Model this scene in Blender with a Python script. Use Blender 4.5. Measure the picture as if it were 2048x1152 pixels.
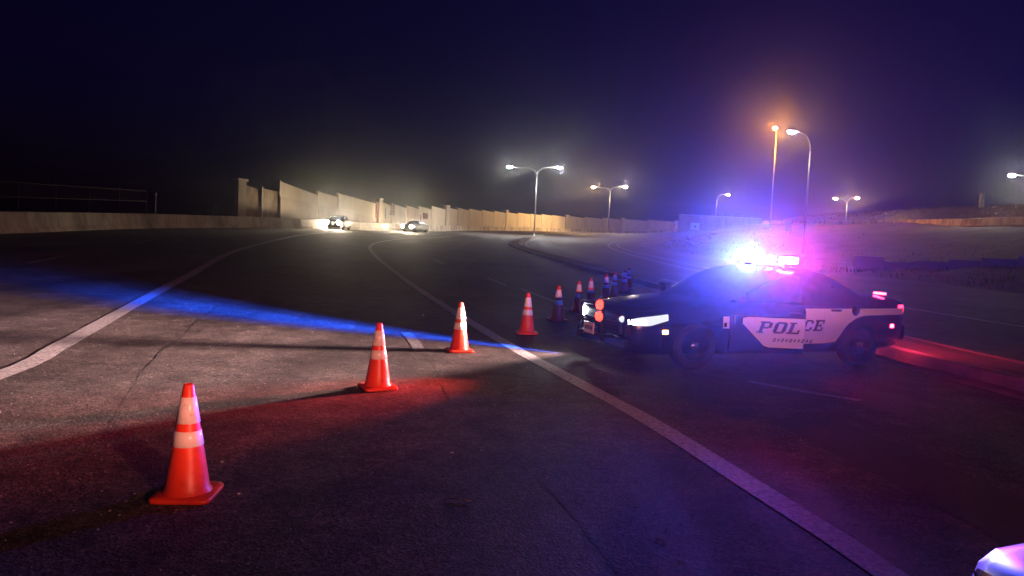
import bpy, bmesh, math, random
import numpy as np
from mathutils import Vector, Matrix

random.seed(7)
for o in list(bpy.data.objects):
    bpy.data.objects.remove(o)
SC = bpy.context.scene
COL = SC.collection
R = math.radians

# ------------------------------------------------------------------ camera, sky, exposure
CAM_H = 1.72
PITCH = math.atan(108.3 / 1500)
ROLL = math.atan(.044)
cam = bpy.data.cameras.new('camera')
cam.sensor_width = 36.0
cam.lens = 36.0 * 1500 / 2048
cam.clip_start = 0.05
cam.clip_end = 3000
cam_ob = bpy.data.objects.new('camera', cam)
COL.objects.link(cam_ob)
cam_ob.matrix_world = (Matrix.Translation((0, 0, CAM_H)) @ Matrix.Rotation(math.pi / 2 - PITCH, 4, 'X')
                       @ Matrix.Rotation(ROLL, 4, 'Z'))
SC.camera = cam_ob

world = bpy.data.worlds.new('World')
SC.world = world
world.use_nodes = True
wn = world.node_tree
bg = wn.nodes['Background']
sky = wn.nodes.new('ShaderNodeTexSky')
sky.sky_type = 'NISHITA'
sky.sun_disc = False
sky.sun_elevation = R(-2.4)      # the last of dusk, deep blue towards the right
sky.sun_rotation = R(66)
sky.ozone_density = 10
sky.dust_density = 0
wn.links.new(sky.outputs['Color'], bg.inputs['Color'])
bg.inputs['Strength'].default_value = 0.15

SC.view_settings.view_transform = 'Standard'
SC.view_settings.look = 'None'
SC.view_settings.exposure = 0
SC.view_settings.gamma = 1
SC.cycles.max_bounces = 3
SC.cycles.use_adaptive_sampling = True
SC.cycles.adaptive_threshold = .02
SC.cycles.diffuse_bounces = 1
SC.cycles.glossy_bounces = 2
SC.cycles.volume_bounces = 0
SC.cycles.transmission_bounces = 3
SC.cycles.sample_clamp_indirect = 4
SC.cycles.use_denoising = True
SC.cycles.use_light_tree = True

HAZE_DENSITY = 0.0006
# lamp powers, watts
P_HEAD, P_HEAD_BLUE, P_RED = 56000, 280000, 2300
P_BAR_BLUE, P_BAR_RED, P_BAR2 = 80000, 4800, 2600
BAR_BLUE, BAR_RED = 650, 350          # emission strength of the lit modules
BAR2_RED, BAR2_BLUE = 20, 20

# ------------------------------------------------------------------ terrain
CP = [(-8,-12,0),(0,-12,0),(8,-12,0),(16,-12,0),(-8,0,0),(0,0,0),(8,0,0),(16,0,0),(-8,12,0),(0,12,0),(8,12,0),(16,12,.0),(-6,24,0),(2,24,0),(10,24,0),(18,26,.0),
(-16,18,.4),(-22.5,33,.82),(-24,50,1.1),(-21,64,1.25),(-18,75,1.33),(-13.6,100,1.36),(-24,0,.55),(-24,-15,.5),
(4.7,36,0),(14,40,0.02),(-2,60,.25),(-.5,92,.45),(11.1,55,.05),(11.5,74,.25),(11.5,92,.72),(4,75,.22),(3.4,110,1.0),(3.4,130,1.42),(24.2,195,2.89),(-21.5,118,1.7),(-12.8,150,2.0),(-2,195,2.6),(16,215,2.96),(47,262,3.9),
(-60,30,.9),(-60,80,1.4),(-60,150,2.0),(-60,260,2.6),(0,300,3.4),(-160,100,1.5),(-160,300,2),(0,420,4),(120,420,7),
(19,66,.2),(24,50,.15),(28,66,.35),(17,84,.55),(18.4,110,1.4),(24,98,1.4),(31,95,2.3),(26,26,.3),(26,0,.3),(54,80,4.9),(54,92,4.9),(67,150,6.2),(76,240,8.2),(42,80,2.8),(41,120,4.4),(54,40,4.6),(54,0,4.4),(40,40,2.2),(40,0,2.2),(58,200,6.0),(31,140,2.7),(37,170,3.0),(46,215,3.8),(160,0,5),(160,240,9)]

def _tps():
    P = np.array(CP, float); n = len(P); S = 50.
    x = P[:, :2] / S
    d = np.linalg.norm(x[:, None] - x[None], axis=2)
    K = np.where(d > 0, d * d * np.log(d + 1e-12), 0) + np.eye(n) * .0005
    A = np.zeros((n + 3, n + 3)); A[:n, :n] = K; A[:n, n] = 1; A[:n, n + 1:] = x; A[n, :n] = 1; A[n + 1:, :n] = x.T
    w = np.linalg.solve(A, np.r_[P[:, 2], 0, 0, 0])
    def z(X, Y):
        X = np.asarray(X, float); Y = np.asarray(Y, float)
        q = np.stack([X / S, Y / S], -1)
        d = np.linalg.norm(q[..., None, :] - x, axis=-1)
        return (np.where(d > 0, d * d * np.log(d + 1e-12), 0) @ w[:n]) + w[n] + q @ w[n + 1:]
    return z
TZ = _tps()
def tz(x, y):
    return float(TZ(x, y))

def smooth_path(P, step=1.0):
    P = np.array(P, float)
    Q = np.vstack([2 * P[0] - P[1], P, 2 * P[-1] - P[-2]]); o = []
    for i in range(1, len(Q) - 2):
        a, b, c, d = Q[i - 1:i + 3]
        n = max(2, int(np.linalg.norm(c - b) / step * 2))
        for t in np.linspace(0, 1, n, endpoint=False):
            o.append(.5 * ((2 * b) + (c - a) * t + (2 * a - 5 * b + 4 * c - d) * t * t + (-a + 3 * b - 3 * c + d) * t ** 3))
    o.append(P[-1]); D = np.array(o)
    S = np.r_[0, np.cumsum(np.linalg.norm(np.diff(D, axis=0), axis=1))]
    s = np.linspace(0, S[-1], max(2, int(round(S[-1] / step)) + 1))
    return np.stack([np.interp(s, S, D[:, k]) for k in range(D.shape[1])], 1)

def normals2(D):
    t = np.gradient(D, axis=0); t /= np.linalg.norm(t, axis=1)[:, None]
    return np.stack([t[:, 1], -t[:, 0]], 1)      # points to the right of the path

# ------------------------------------------------------------------ materials
MATS = {}
def mat(name, base=(.5, .5, .5), rough=.6, metal=0, spec=.5, emit=None, es=0, noise=None, bump=None, alpha=None, coat=0):
    """noise=(scale, second colour, contrast lo, hi); bump=(scale, strength, distance)"""
    m = bpy.data.materials.new(name); m.use_nodes = True
    nt = m.node_tree; b = nt.nodes['Principled BSDF']
    b.inputs['Base Color'].default_value = (*base, 1)
    b.inputs['Roughness'].default_value = rough
    b.inputs['Metallic'].default_value = metal
    b.inputs['Specular IOR Level'].default_value = spec
    b.inputs['Coat Weight'].default_value = coat
    if emit:
        b.inputs['Emission Color'].default_value = (*emit, 1)
        b.inputs['Emission Strength'].default_value = es
    tc = nt.nodes.new('ShaderNodeTexCoord')
    if noise:
        n = nt.nodes.new('ShaderNodeTexNoise'); n.inputs['Scale'].default_value = noise[0]; n.inputs['Detail'].default_value = 6
        n.inputs['Roughness'].default_value = .65
        r = nt.nodes.new('ShaderNodeValToRGB')
        r.color_ramp.elements[0].position = noise[2]; r.color_ramp.elements[1].position = noise[3]
        r.color_ramp.elements[0].color = (*base, 1); r.color_ramp.elements[1].color = (*noise[1], 1)
        nt.links.new(tc.outputs['Object'], n.inputs['Vector']); nt.links.new(n.outputs['Fac'], r.inputs['Fac'])
        nt.links.new(r.outputs['Color'], b.inputs['Base Color'])
    if bump:
        n = nt.nodes.new('ShaderNodeTexNoise'); n.inputs['Scale'].default_value = bump[0]; n.inputs['Detail'].default_value = 4
        u = nt.nodes.new('ShaderNodeBump'); u.inputs['Strength'].default_value = bump[1]; u.inputs['Distance'].default_value = bump[2]
        nt.links.new(tc.outputs['Object'], n.inputs['Vector']); nt.links.new(n.outputs['Fac'], u.inputs['Height'])
        nt.links.new(u.outputs['Normal'], b.inputs['Normal'])
    MATS[name] = m
    return m

def asphalt_material():
    m = bpy.data.materials.new('asphalt'); m.use_nodes = True
    nt = m.node_tree; N = nt.nodes; L = nt.links; b = N['Principled BSDF']
    tc = N.new('ShaderNodeTexCoord')
    def noise(scale, detail=4, rough=.6):
        n = N.new('ShaderNodeTexNoise'); n.inputs['Scale'].default_value = scale; n.inputs['Detail'].default_value = detail
        n.inputs['Roughness'].default_value = rough; L.new(tc.outputs['Object'], n.inputs['Vector']); return n
    def ramp(src, p0, c0, p1, c1):
        r = N.new('ShaderNodeValToRGB'); r.color_ramp.elements[0].position = p0; r.color_ramp.elements[1].position = p1
        r.color_ramp.elements[0].color = c0; r.color_ramp.elements[1].color = c1; L.new(src, r.inputs['Fac']); return r
    def mix(kind, fac, a, bb):
        x = N.new('ShaderNodeMix'); x.data_type = 'RGBA'; x.blend_type = kind
        if isinstance(fac, float): x.inputs['Factor'].default_value = fac
        else: L.new(fac, x.inputs['Factor'])
        L.new(a, x.inputs['A'])
        if isinstance(bb, tuple): x.inputs['B'].default_value = bb
        else: L.new(bb, x.inputs['B'])
        return x.outputs['Result']
    big = ramp(noise(.22, 5).outputs['Fac'], .3, (.042, .037, .035, 1), .72, (.092, .079, .073, 1))
    mid = ramp(noise(2.6, 6, .7).outputs['Fac'], .34, (.45, .43, .42, 1), .66, (1.42, 1.36, 1.32, 1))
    col = mix('MULTIPLY', 1.0, big.outputs['Color'], mid.outputs['Color'])
    v = N.new('ShaderNodeTexVoronoi'); v.inputs['Scale'].default_value = 58; L.new(tc.outputs['Object'], v.inputs['Vector'])
    agg = ramp(v.outputs['Color'], .1, (.3, .29, .29, 1), .95, (2.1, 2.05, 2.0, 1))
    col = mix('MULTIPLY', .9, col, agg.outputs['Color'])
    blot = ramp(noise(17, 5, .75).outputs['Fac'], .33, (.45, .44, .44, 1), .68, (1.6, 1.56, 1.52, 1))
    col = mix('MULTIPLY', .8, col, blot.outputs['Color'])
    st = ramp(noise(38, 2).outputs['Fac'], .69, (0, 0, 0, 1), .73, (1, 1, 1, 1))
    col = mix('MIX', st.outputs['Color'], col, (.20, .185, .175, 1))
    # long streaks of wear along the lanes
    mp = N.new('ShaderNodeMapping'); mp.inputs['Scale'].default_value = (1.1, .02, 1); mp.inputs['Rotation'].default_value = (0, 0, R(-10))
    L.new(tc.outputs['Object'], mp.inputs['Vector'])
    sn = N.new('ShaderNodeTexNoise'); sn.inputs['Scale'].default_value = 1; sn.inputs['Detail'].default_value = 3; L.new(mp.outputs['Vector'], sn.inputs['Vector'])
    sr = ramp(sn.outputs['Fac'], .35, (.72, .72, .72, 1), .65, (1.2, 1.2, 1.2, 1))
    col = mix('MULTIPLY', 1.0, col, sr.outputs['Color'])
    L.new(col, b.inputs['Base Color'])
    rr = N.new('ShaderNodeMapRange'); rr.inputs['From Min'].default_value = .3; rr.inputs['From Max'].default_value = .7
    rr.inputs['To Min'].default_value = .62; rr.inputs['To Max'].default_value = .82
    L.new(sn.outputs['Fac'], rr.inputs['Value']); L.new(rr.outputs['Result'], b.inputs['Roughness'])
    b.inputs['Specular IOR Level'].default_value = .4
    hn = noise(160, 3); hv = N.new('ShaderNodeMath'); hv.operation = 'ADD'
    L.new(hn.outputs['Fac'], hv.inputs[0]); L.new(v.outputs['Distance'], hv.inputs[1])
    u = N.new('ShaderNodeBump'); u.inputs['Strength'].default_value = .6; u.inputs['Distance'].default_value = .006
    L.new(hv.outputs[0], u.inputs['Height']); L.new(u.outputs['Normal'], b.inputs['Normal'])
    return m

def worn_paint(name, base, under=(.10, .095, .09), lo=.26, hi=.52):
    m = mat(name, under, .65, noise=(26, base, lo, hi), bump=(120, .5, .004))
    return m

def stained_concrete(name, base, dark, scale=(.5, .5, .12), rough=.85):
    m = bpy.data.materials.new(name); m.use_nodes = True
    nt = m.node_tree; N = nt.nodes; L = nt.links; b = N['Principled BSDF']
    tc = N.new('ShaderNodeTexCoord'); mp = N.new('ShaderNodeMapping'); mp.inputs['Scale'].default_value = scale
    L.new(tc.outputs['Object'], mp.inputs['Vector'])
    n = N.new('ShaderNodeTexNoise'); n.inputs['Scale'].default_value = 1.6; n.inputs['Detail'].default_value = 8; n.inputs['Roughness'].default_value = .7
    L.new(mp.outputs['Vector'], n.inputs['Vector'])
    r = N.new('ShaderNodeValToRGB'); r.color_ramp.elements[0].position = .38; r.color_ramp.elements[1].position = .6
    r.color_ramp.elements[0].color = (*dark, 1); r.color_ramp.elements[1].color = (*base, 1)
    L.new(n.outputs['Fac'], r.inputs['Fac']); L.new(r.outputs['Color'], b.inputs['Base Color'])
    b.inputs['Roughness'].default_value = rough
    f = N.new('ShaderNodeTexNoise'); f.inputs['Scale'].default_value = 9; f.inputs['Detail'].default_value = 6; L.new(tc.outputs['Object'], f.inputs['Vector'])
    u = N.new('ShaderNodeBump'); u.inputs['Strength'].default_value = .5; u.inputs['Distance'].default_value = .03
    L.new(f.outputs['Fac'], u.inputs['Height']); L.new(u.outputs['Normal'], b.inputs['Normal'])
    MATS[name] = m
    return m

M_ASPH = asphalt_material()
M_DIRT = mat('dirt', (.045, .040, .034), .95, noise=(.35, (.10, .085, .065), .35, .7), bump=(3, .8, .15))
M_GRASS = mat('dry_grass', (.26, .20, .12), .95, noise=(.8, (.13, .115, .06), .4, .62))
M_PAINT = worn_paint('white_paint', (.50, .48, .46), lo=.3, hi=.62)
M_PAINT_OLD = worn_paint('faded_paint', (.34, .33, .32), lo=.42, hi=.62)
M_TAR = mat('tar', (.040, .037, .036), .8)
M_KERB = stained_concrete('kerb_concrete', (.26, .25, .23), (.13, .125, .12), (.4, .4, .4))
M_MED = mat('median_top', (.05, .047, .045), .9, noise=(1.2, (.10, .09, .08), .4, .7))
M_BARR = stained_concrete('barrier_concrete', (.42, .37, .30), (.17, .14, .12), (.7, .35, .16))
M_WALL = stained_concrete('wall_concrete', (.46, .40, .31), (.36, .31, .24), (.25, .25, .12))
M_WALL_LOW = stained_concrete('wall_concrete_low', (.40, .34, .26), (.29, .24, .19), (.3, .3, .1))
M_WALL_STAIN = stained_concrete('wall_concrete_stained', (.34, .27, .19), (.12, .07, .045), (.5, .5, .18))
M_CAP = mat('cap_concrete', (.50, .45, .37), .85, bump=(8, .3, .02))
M_RUST = mat('rust', (.13, .035, .025), .9, noise=(3, (.2, .06, .04), .4, .6))
M_DARKHOLE = mat('dark_mesh', (.055, .04, .05), .8)
M_GALV = mat('galvanised', (.36, .37, .38), .42, metal=.6)
M_FENCE = mat('weathered_steel', (.07, .065, .07), .8)
M_ORANGE = mat('cone_orange', (.80, .055, .018), .42, noise=(7, (.42, .035, .018), .48, .8), bump=(22, .15, .01))
M_WHITE_BAND = mat('reflective_white', (.80, .78, .76), .3, noise=(11, (.42, .38, .36), .52, .8), bump=(40, .12, .006))
M_GRASSGREEN = mat('bush_leaf', (.05, .075, .04), .8, noise=(4, (.08, .10, .05), .4, .6))
M_SIGN_BLUE = mat('sign_sheeting', (.55, .72, .80), .35)
M_SIGN_INK = mat('sign_ink', (.03, .05, .16), .5)
M_SIGN_BACK = mat('sign_back', (.10, .10, .12), .5, metal=.4)
M_BLACKPAINT = mat('black_car_paint', (.006, .006, .009), .22, coat=.6)
M_WHITEPAINT = mat('white_car_paint', (.42, .42, .45), .3, coat=.5)
M_GREYPAINT = mat('grey_car_paint', (.010, .010, .010), .55)
M_VINYL = mat('white_vinyl', (.66, .64, .64), .38)
M_INK = mat('black_vinyl', (.012, .012, .016), .4)
M_GLASSDARK = mat('tinted_glass', (.010, .011, .016), .08, spec=.6)
M_RUBBER = mat('rubber', (.014, .014, .015), .8)
M_RIM = mat('rim_metal', (.025, .025, .028), .4, metal=.3)
M_CHROME = mat('chrome', (.6, .6, .62), .15, metal=1)
M_TRIM = mat('black_trim', (.006, .006, .007), .6, spec=.2)
M_PLATE = mat('plate_white', (.62, .62, .60), .4)
M_PEBBLE = mat('pebble', (.42, .39, .36), .85, noise=(30, (.12, .11, .10), .4, .6))
def emitter(name, col, s):
    m = mat(name, (.02, .02, .02), .4, emit=col, es=s)
    if s < 40: m.cycles.emission_sampling = 'NONE'
    return m
M_HEADLENS = emitter('headlight_lens', (1, .98, .94), 12)
M_HEADLENS_DIM = emitter('headlight_reflector', (.93, .97, 1), .9)
M_HEADLENS_FAR = emitter('far_headlight_lens', (1, .84, .58), 900)
M_HEADBULB = emitter('headlight_bulb', (.92, .97, 1), 160)
M_REDLAMP = emitter('red_lamp', (1, .028, .014), 8)
M_TAIL = emitter('tail_lamp', (1, .02, .06), 9)
M_MARKER_RED = emitter('red_marker', (1, .03, .09), 30)
M_AMBER = emitter('amber_marker', (1, .42, .08), 22)
M_BAR_BLUE = emitter('lightbar_blue', (.035, .10, 1), BAR_BLUE)
M_BAR_RED = emitter('lightbar_red', (1, .03, .16), BAR_RED)
M_BAR2_RED = emitter('lightbar_red_dim', (1, .05, .05), BAR2_RED)
M_BAR2_BLUE = emitter('lightbar_blue_dim', (.05, .06, 1), BAR2_BLUE)
M_LENS_OFF_B = mat('blue_lens_unlit', (.01, .02, .2), .2)
M_LENS_OFF_R = mat('red_lens_unlit', (.2, .01, .01), .2)

# ------------------------------------------------------------------ mesh helpers
class MB:
    def __init__(s): s.v = []; s.f = []; s.sm = []
    def add(s, verts, faces, smooth=False, M=None):
        o = len(s.v)
        s.v += [tuple(M @ Vector(p)) if M is not None else tuple(p) for p in verts]
        s.f += [tuple(i + o for i in f) for f in faces]; s.sm += [smooth] * len(faces)
        return s
    def box(s, c, d, M=None, bevel=0):
        x, y, z = (k / 2 for k in d)
        if bevel > 0:
            bm = bmesh.new(); bmesh.ops.create_cube(bm, size=1)
            for v in bm.verts: v.co = Vector((v.co.x * d[0], v.co.y * d[1], v.co.z * d[2]))
            bmesh.ops.bevel(bm, geom=bm.edges[:], offset=bevel, segments=2, affect='EDGES', profile=.6)
            bm.verts.index_update()
            vs = [tuple(v.co + Vector(c)) for v in bm.verts]; fs = [[v.index for v in f.verts] for f in bm.faces]; bm.free()
            return s.add(vs, fs, False, M)
        vs = [(c[0] + a * x, c[1] + b * y, c[2] + e * z) for a in (-1, 1) for b in (-1, 1) for e in (-1, 1)]
        return s.add(vs, [(0, 1, 3, 2), (4, 6, 7, 5), (0, 4, 5, 1), (2, 3, 7, 6), (0, 2, 6, 4), (1, 5, 7, 3)], False, M)
    def tube(s, pts, rad, n=8, cap=True, M=None):
        P = [Vector(p) for p in pts]; rad = rad if isinstance(rad, (list, tuple)) else [rad] * len(P)
        vs = []; fs = []
        for i, p in enumerate(P):
            t = (P[min(i + 1, len(P) - 1)] - P[max(i - 1, 0)]).normalized()
            up = Vector((0, 0, 1)) if abs(t.z) < .95 else Vector((1, 0, 0))
            a = t.cross(up).normalized(); b = a.cross(t)
            for k in range(n):
                q = 2 * math.pi * k / n
                vs.append(p + (a * math.cos(q) + b * math.sin(q)) * rad[i])
        for i in range(len(P) - 1):
            for k in range(n):
                fs.append((i * n + k, i * n + (k + 1) % n, (i + 1) * n + (k + 1) % n, (i + 1) * n + k))
        s.add(vs, fs, True, M)
        if cap:
            s.add(vs[:n], [tuple(range(n))], False, M); s.add(vs[-n:], [tuple(range(n))], False, M)
        return s
    def lathe(s, prof, n=24, M=None, smooth=True):
        vs = []; fs = []
        for r, z in prof:
            for k in range(n):
                q = 2 * math.pi * k / n; vs.append((r * math.cos(q), r * math.sin(q), z))
        for i in range(len(prof) - 1):
            for k in range(n):
                fs.append((i * n + k, i * n + (k + 1) % n, (i + 1) * n + (k + 1) % n, (i + 1) * n + k))
        return s.add(vs, fs, smooth, M)
    def grid(s, fn, us, vs_, smooth=True, M=None):
        vs = [fn(u, v) for u in us for v in vs_]; n = len(vs_); fs = []
        for i in range(len(us) - 1):
            for j in range(n - 1):
                fs.append((i * n + j, (i + 1) * n + j, (i + 1) * n + j + 1, i * n + j + 1))
        return s.add(vs, fs, smooth, M)
    def build(s, name, m, parent=None, loc=None, rot=None):
        me = bpy.data.meshes.new(name); me.from_pydata([tuple(map(float, v)) for v in s.v], [], s.f)
        me.polygons.foreach_set('use_smooth', s.sm); me.materials.append(m); me.validate(); me.update()
        bm = bmesh.new(); bm.from_mesh(me)
        bmesh.ops.remove_doubles(bm, verts=bm.verts, dist=1e-5)
        bmesh.ops.recalc_face_normals(bm, faces=bm.faces)
        bm.to_mesh(me); bm.free()
        o = bpy.data.objects.new(name, me); COL.objects.link(o)
        if parent: o.parent = parent
        if loc: o.location = loc
        if rot: o.rotation_euler = rot
        return o

def tag(o, label=None, cat=None, group=None, kind=None):
    if label: o['label'] = label
    if cat: o['category'] = cat
    if group: o['group'] = group
    if kind: o['kind'] = kind
    return o
def empty(name, loc, rz=0, parent=None):
    o = bpy.data.objects.new(name, None); COL.objects.link(o); o.location = loc; o.rotation_euler = (0, 0, rz); o.empty_display_size = .2
    if parent: o.parent = parent
    return o
def spot(name, loc, aim, watts, half, blend, col, parent=None, size=.04):
    l = bpy.data.lights.new(name, 'SPOT'); l.energy = watts; l.spot_size = 2 * R(half); l.spot_blend = blend; l.color = col; l.shadow_soft_size = size
    o = bpy.data.objects.new(name, l); COL.objects.link(o)
    o.location = loc; o.rotation_euler = Vector(aim).to_track_quat('-Z', 'Y').to_euler()
    if parent: o.parent = parent
    return o

def beam(name, loc, aim, watts, az, el, col, parent=None, size=.04, half=89.5):
    """a lamp with its own beam pattern: az / el are lists of (degrees, relative strength), az positive to the lamp's left, el positive up"""
    o = spot(name, loc, aim, watts, half, .05, col, parent, size)
    l = o.data; l.use_nodes = True; nt = l.node_tree; N = nt.nodes; L = nt.links
    em = next(n for n in N if n.type == 'EMISSION')
    tc = N.new('ShaderNodeTexCoord'); sx = N.new('ShaderNodeSeparateXYZ'); L.new(tc.outputs['Normal'], sx.inputs[0])
    def mth(op, a, b=None):
        m = N.new('ShaderNodeMath'); m.operation = op
        for i, q in enumerate((a, b)):
            if q is None: continue
            if isinstance(q, (int, float)): m.inputs[i].default_value = q
            else: L.new(q, m.inputs[i])
        return m.outputs[0]
    x, y, z = sx.outputs
    a = mth('ARCTAN2', mth('MULTIPLY', x, -1.0), mth('MULTIPLY', z, -1.0))
    h = mth('SQRT', mth('ADD', mth('MULTIPLY', x, x), mth('MULTIPLY', z, z)))
    e = mth('ARCTAN2', y, h)
    def curve(v, pts):
        lo, hi = R(pts[0][0]), R(pts[-1][0]); mr = N.new('ShaderNodeMapRange'); L.new(v, mr.inputs['Value'])
        mr.inputs['From Min'].default_value = lo; mr.inputs['From Max'].default_value = hi
        cr = N.new('ShaderNodeValToRGB'); L.new(mr.outputs['Result'], cr.inputs['Fac']); el_ = cr.color_ramp.elements
        for i, (d, k) in enumerate(pts):
            p = (R(d) - lo) / (hi - lo)
            q = el_[0] if i == 0 else (el_[1] if i == len(pts) - 1 else el_.new(p))
        for i, (d, k) in enumerate(pts):
            el_[i].position = (R(d) - lo) / (hi - lo); el_[i].color = (k, k, k, 1)
        return cr.outputs['Color']
    L.new(mth('MULTIPLY', curve(a, az), curve(e, el)), em.inputs['Strength'])
    return o

# ------------------------------------------------------------------ ground, road, median, hillside
BARR_PTS = [(-20.9, -20), (-21.0, 0), (-21.35, 20), (-22.0, 32.2), (-22.75, 38), (-23.4, 44), (-23.55, 50), (-23.0, 56.5), (-21.9, 62.3), (-20.55, 67.3),
            (-19.35, 73), (-17.2, 97), (-11.7, 138.4), (-1.5, 186.7), (16.1, 211.9), (47.4, 238.8), (95, 266.5)]
BARR = smooth_path(BARR_PTS, 1.0)
# right edge of the pavement
XR_Y = [-20, 0, 40, 60, 72, 82, 92, 100, 108, 116, 130, 150, 175, 200, 235]
XR_X = [22, 22, 21.5, 20.5, 19.4, 18.4, 18.0, 19.0, 22.0, 27, 36, 46, 54, 62, 80]
BL = BARR[np.argsort(BARR[:, 1])]
def XL(y): return float(np.interp(y, BL[:, 1], BL[:, 0])) - .3
def XRr(y): return float(np.interp(y, XR_Y, XR_X))

def build_road():
    ys = np.r_[np.arange(-20, 30, .8), np.arange(30, 235.1, 1.25)]
    nc = 61; V = []; F = []
    X = []; Y = []
    for y in ys:
        xs = np.linspace(XL(y), XRr(y), nc); X.append(xs); Y.append(np.full(nc, y))
    X = np.array(X); Y = np.array(Y); Zz = TZ(X, Y)
    V = np.stack([X, Y, Zz], -1).reshape(-1, 3)
    for i in range(len(ys) - 1):
        for j in range(nc - 1):
            F.append((i * nc + j, i * nc + j + 1, (i + 1) * nc + j + 1, (i + 1) * nc + j))
    b = MB(); b.add([tuple(p) for p in V], F, True)
    return tag(b.build('road', M_ASPH), 'dark curving asphalt carriageway', None, None, 'structure')
road = build_road()

def build_ground():
    xs = np.unique(np.r_[np.arange(-260, -40, 12), np.arange(-40, 100, 2.0), np.arange(100, 261, 10)])
    ys = np.unique(np.r_[np.arange(-60, -20, 6), np.arange(-20, 270, 2.5), np.arange(270, 461, 12)])
    X, Y = np.meshgrid(xs, ys, indexing='ij'); Zz = TZ(X, Y)
    xl = np.interp(Y, BL[:, 1], BL[:, 0]); xr = np.interp(Y, XR_Y, XR_X)
    inside = np.clip(np.minimum(X - xl + 1.2, xr - X + .6) / 1.5, 0, 1) * (Y < 240) * (Y > -22)
    rough = .10 * np.sin(X * .9 + np.sin(Y * .7)) * np.sin(Y * .8) + .06 * np.sin(X * 2.1 + Y * 1.3)
    Zz = Zz - .35 * inside + (1 - inside) * (rough * (X > 10) + .02)
    nx, ny = X.shape
    V = np.stack([X, Y, Zz], -1).reshape(-1, 3)
    F = [(i * ny + j, (i + 1) * ny + j, (i + 1) * ny + j + 1, i * ny + j + 1) for i in range(nx - 1) for j in range(ny - 1)]
    b = MB(); b.add([tuple(p) for p in V], F, True)
    return tag(b.build('ground', M_DIRT), 'bare dirt verge and embankment', None, None, 'structure')
ground = build_ground()

def strip(name, path, width, m, parent=None, lift=.006, step=.6, closed=False):
    D = smooth_path(path, step); n = normals2(D); w = width / 2
    wob = np.array([random.uniform(.93, 1.05) for _ in D])[:, None]
    A = D - n * w * wob; B = D + n * w * wob
    za = TZ(A[:, 0], A[:, 1]) + lift; zb = TZ(B[:, 0], B[:, 1]) + lift
    b = MB(); V = []
    for i in range(len(D)): V += [(A[i, 0], A[i, 1], za[i]), (B[i, 0], B[i, 1], zb[i])]
    b.add(V, [(2 * i, 2 * i + 1, 2 * i + 3, 2 * i + 2) for i in range(len(D) - 1)], True)
    return b.build(name, m, parent)

RIGHT_LINE = [(2.75, -4), (2.45, 1), (2.07, 3.86), (1.77, 5.27), (1.35, 7.08), (.79, 8.9), (-.16, 12.05), (-1.92, 18.8), (-4.2, 27.7), (-6.85, 37.7), (-9.1, 47.5), (-10.15, 54.6), (-10.5, 61.4), (-10.45, 69), (-9.75, 82.2), (-8.4, 99.6), (-6.5, 120)]
LEFT_LINE = [(-4.3, -6), (-4.75, 2), (-5.41, 7.89), (-5.87, 9.6), (-7.15, 13.8), (-8.77, 19.5), (-11.9, 31), (-13.6, 39.6), (-15.1, 48.6), (-16.3, 57.5), (-16.5, 66), (-15.9, 77), (-13.5, 100)]
strip('edge_line', LEFT_LINE, .27, M_PAINT, road)
strip('edge_line', RIGHT_LINE, .21, M_PAINT, road)
KERB = [(7.9, -20), (7.6, 0), (6.95, 6), (6.5, 9.4), (6.1, 12), (5.5, 20), (4.8, 30.5), (3.86, 37.5), (2.69, 48.4), (1.35, 61.5), (.12, 73.5), (-.66, 88), (-.35, 99), (.9, 111), (2.7, 130), (7.2, 158), (13.2, 178), (23.2, 195.6), (44, 214)]
def offset_path(P, d, step=2.0):
    D = smooth_path(P, step); return D + normals2(D) * d
KD = smooth_path(KERB, 2.0); KN = normals2(KD)
strip('edge_line', [tuple(p) for p in (KD + KN * 2.15)[4:-6]], .12, M_PAINT, road)
A_LINE = [(14.2, -5), (13.6, 12), (12.4, 20), (11.3, 30), (10.95, 43.8), (11.1, 54.8), (11.3, 73.9), (11.35, 85), (11.65, 92.8), (13.4, 104.4), (16, 112), (21, 120), (30, 130)]
strip('edge_line', A_LINE, .16, M_PAINT, road)
strip('edge_line', [(13.0, 44), (13.1, 53), (13.0, 73), (12.75, 84.6), (12.75, 91.8), (14.3, 102.8), (17, 109.5), (22, 116.5), (31, 126)], .14, M_PAINT, road)
strip('edge_line', [(17.6, 66), (16.6, 80.9), (16.3, 91), (17.0, 99.7), (19, 106), (23, 112)], .12, M_PAINT_OLD, road)
for a, c, w in [((-.95, 28.5), (-.19, 25.0), .12), ((.26, 23.9), (1.14, 19.6), .11), ((.86, 29.9), (1.62, 29.5), .10), ((1.88, 36.4), (2.39, 36.1), .12), ((.64, 35.2), (1.6, 36.0), .09),
                ((-13.57, 20.9), (-14.53, 24.3), .13), ((-3.4, 36.5), (-4.3, 40.2), .1), ((1.75, 15.2), (1.25, 18.2), .1), ((-16.6, 33.0), (-17.6, 36.6), .12)]:
    strip('lane_dash', [a, tuple((np.array(a) + c) / 2), c], w, M_PAINT_OLD, road)
strip('lane_dash', [(-1.75, 12.5), (-1.5, 11.6), (-1.27, 10.6)], .17, M_PAINT_OLD, road)
strip('lane_dash', [(3.01, 9.3), (3.5, 8.8), (4.0, 8.4)], .14, M_PAINT_OLD, road)
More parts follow.
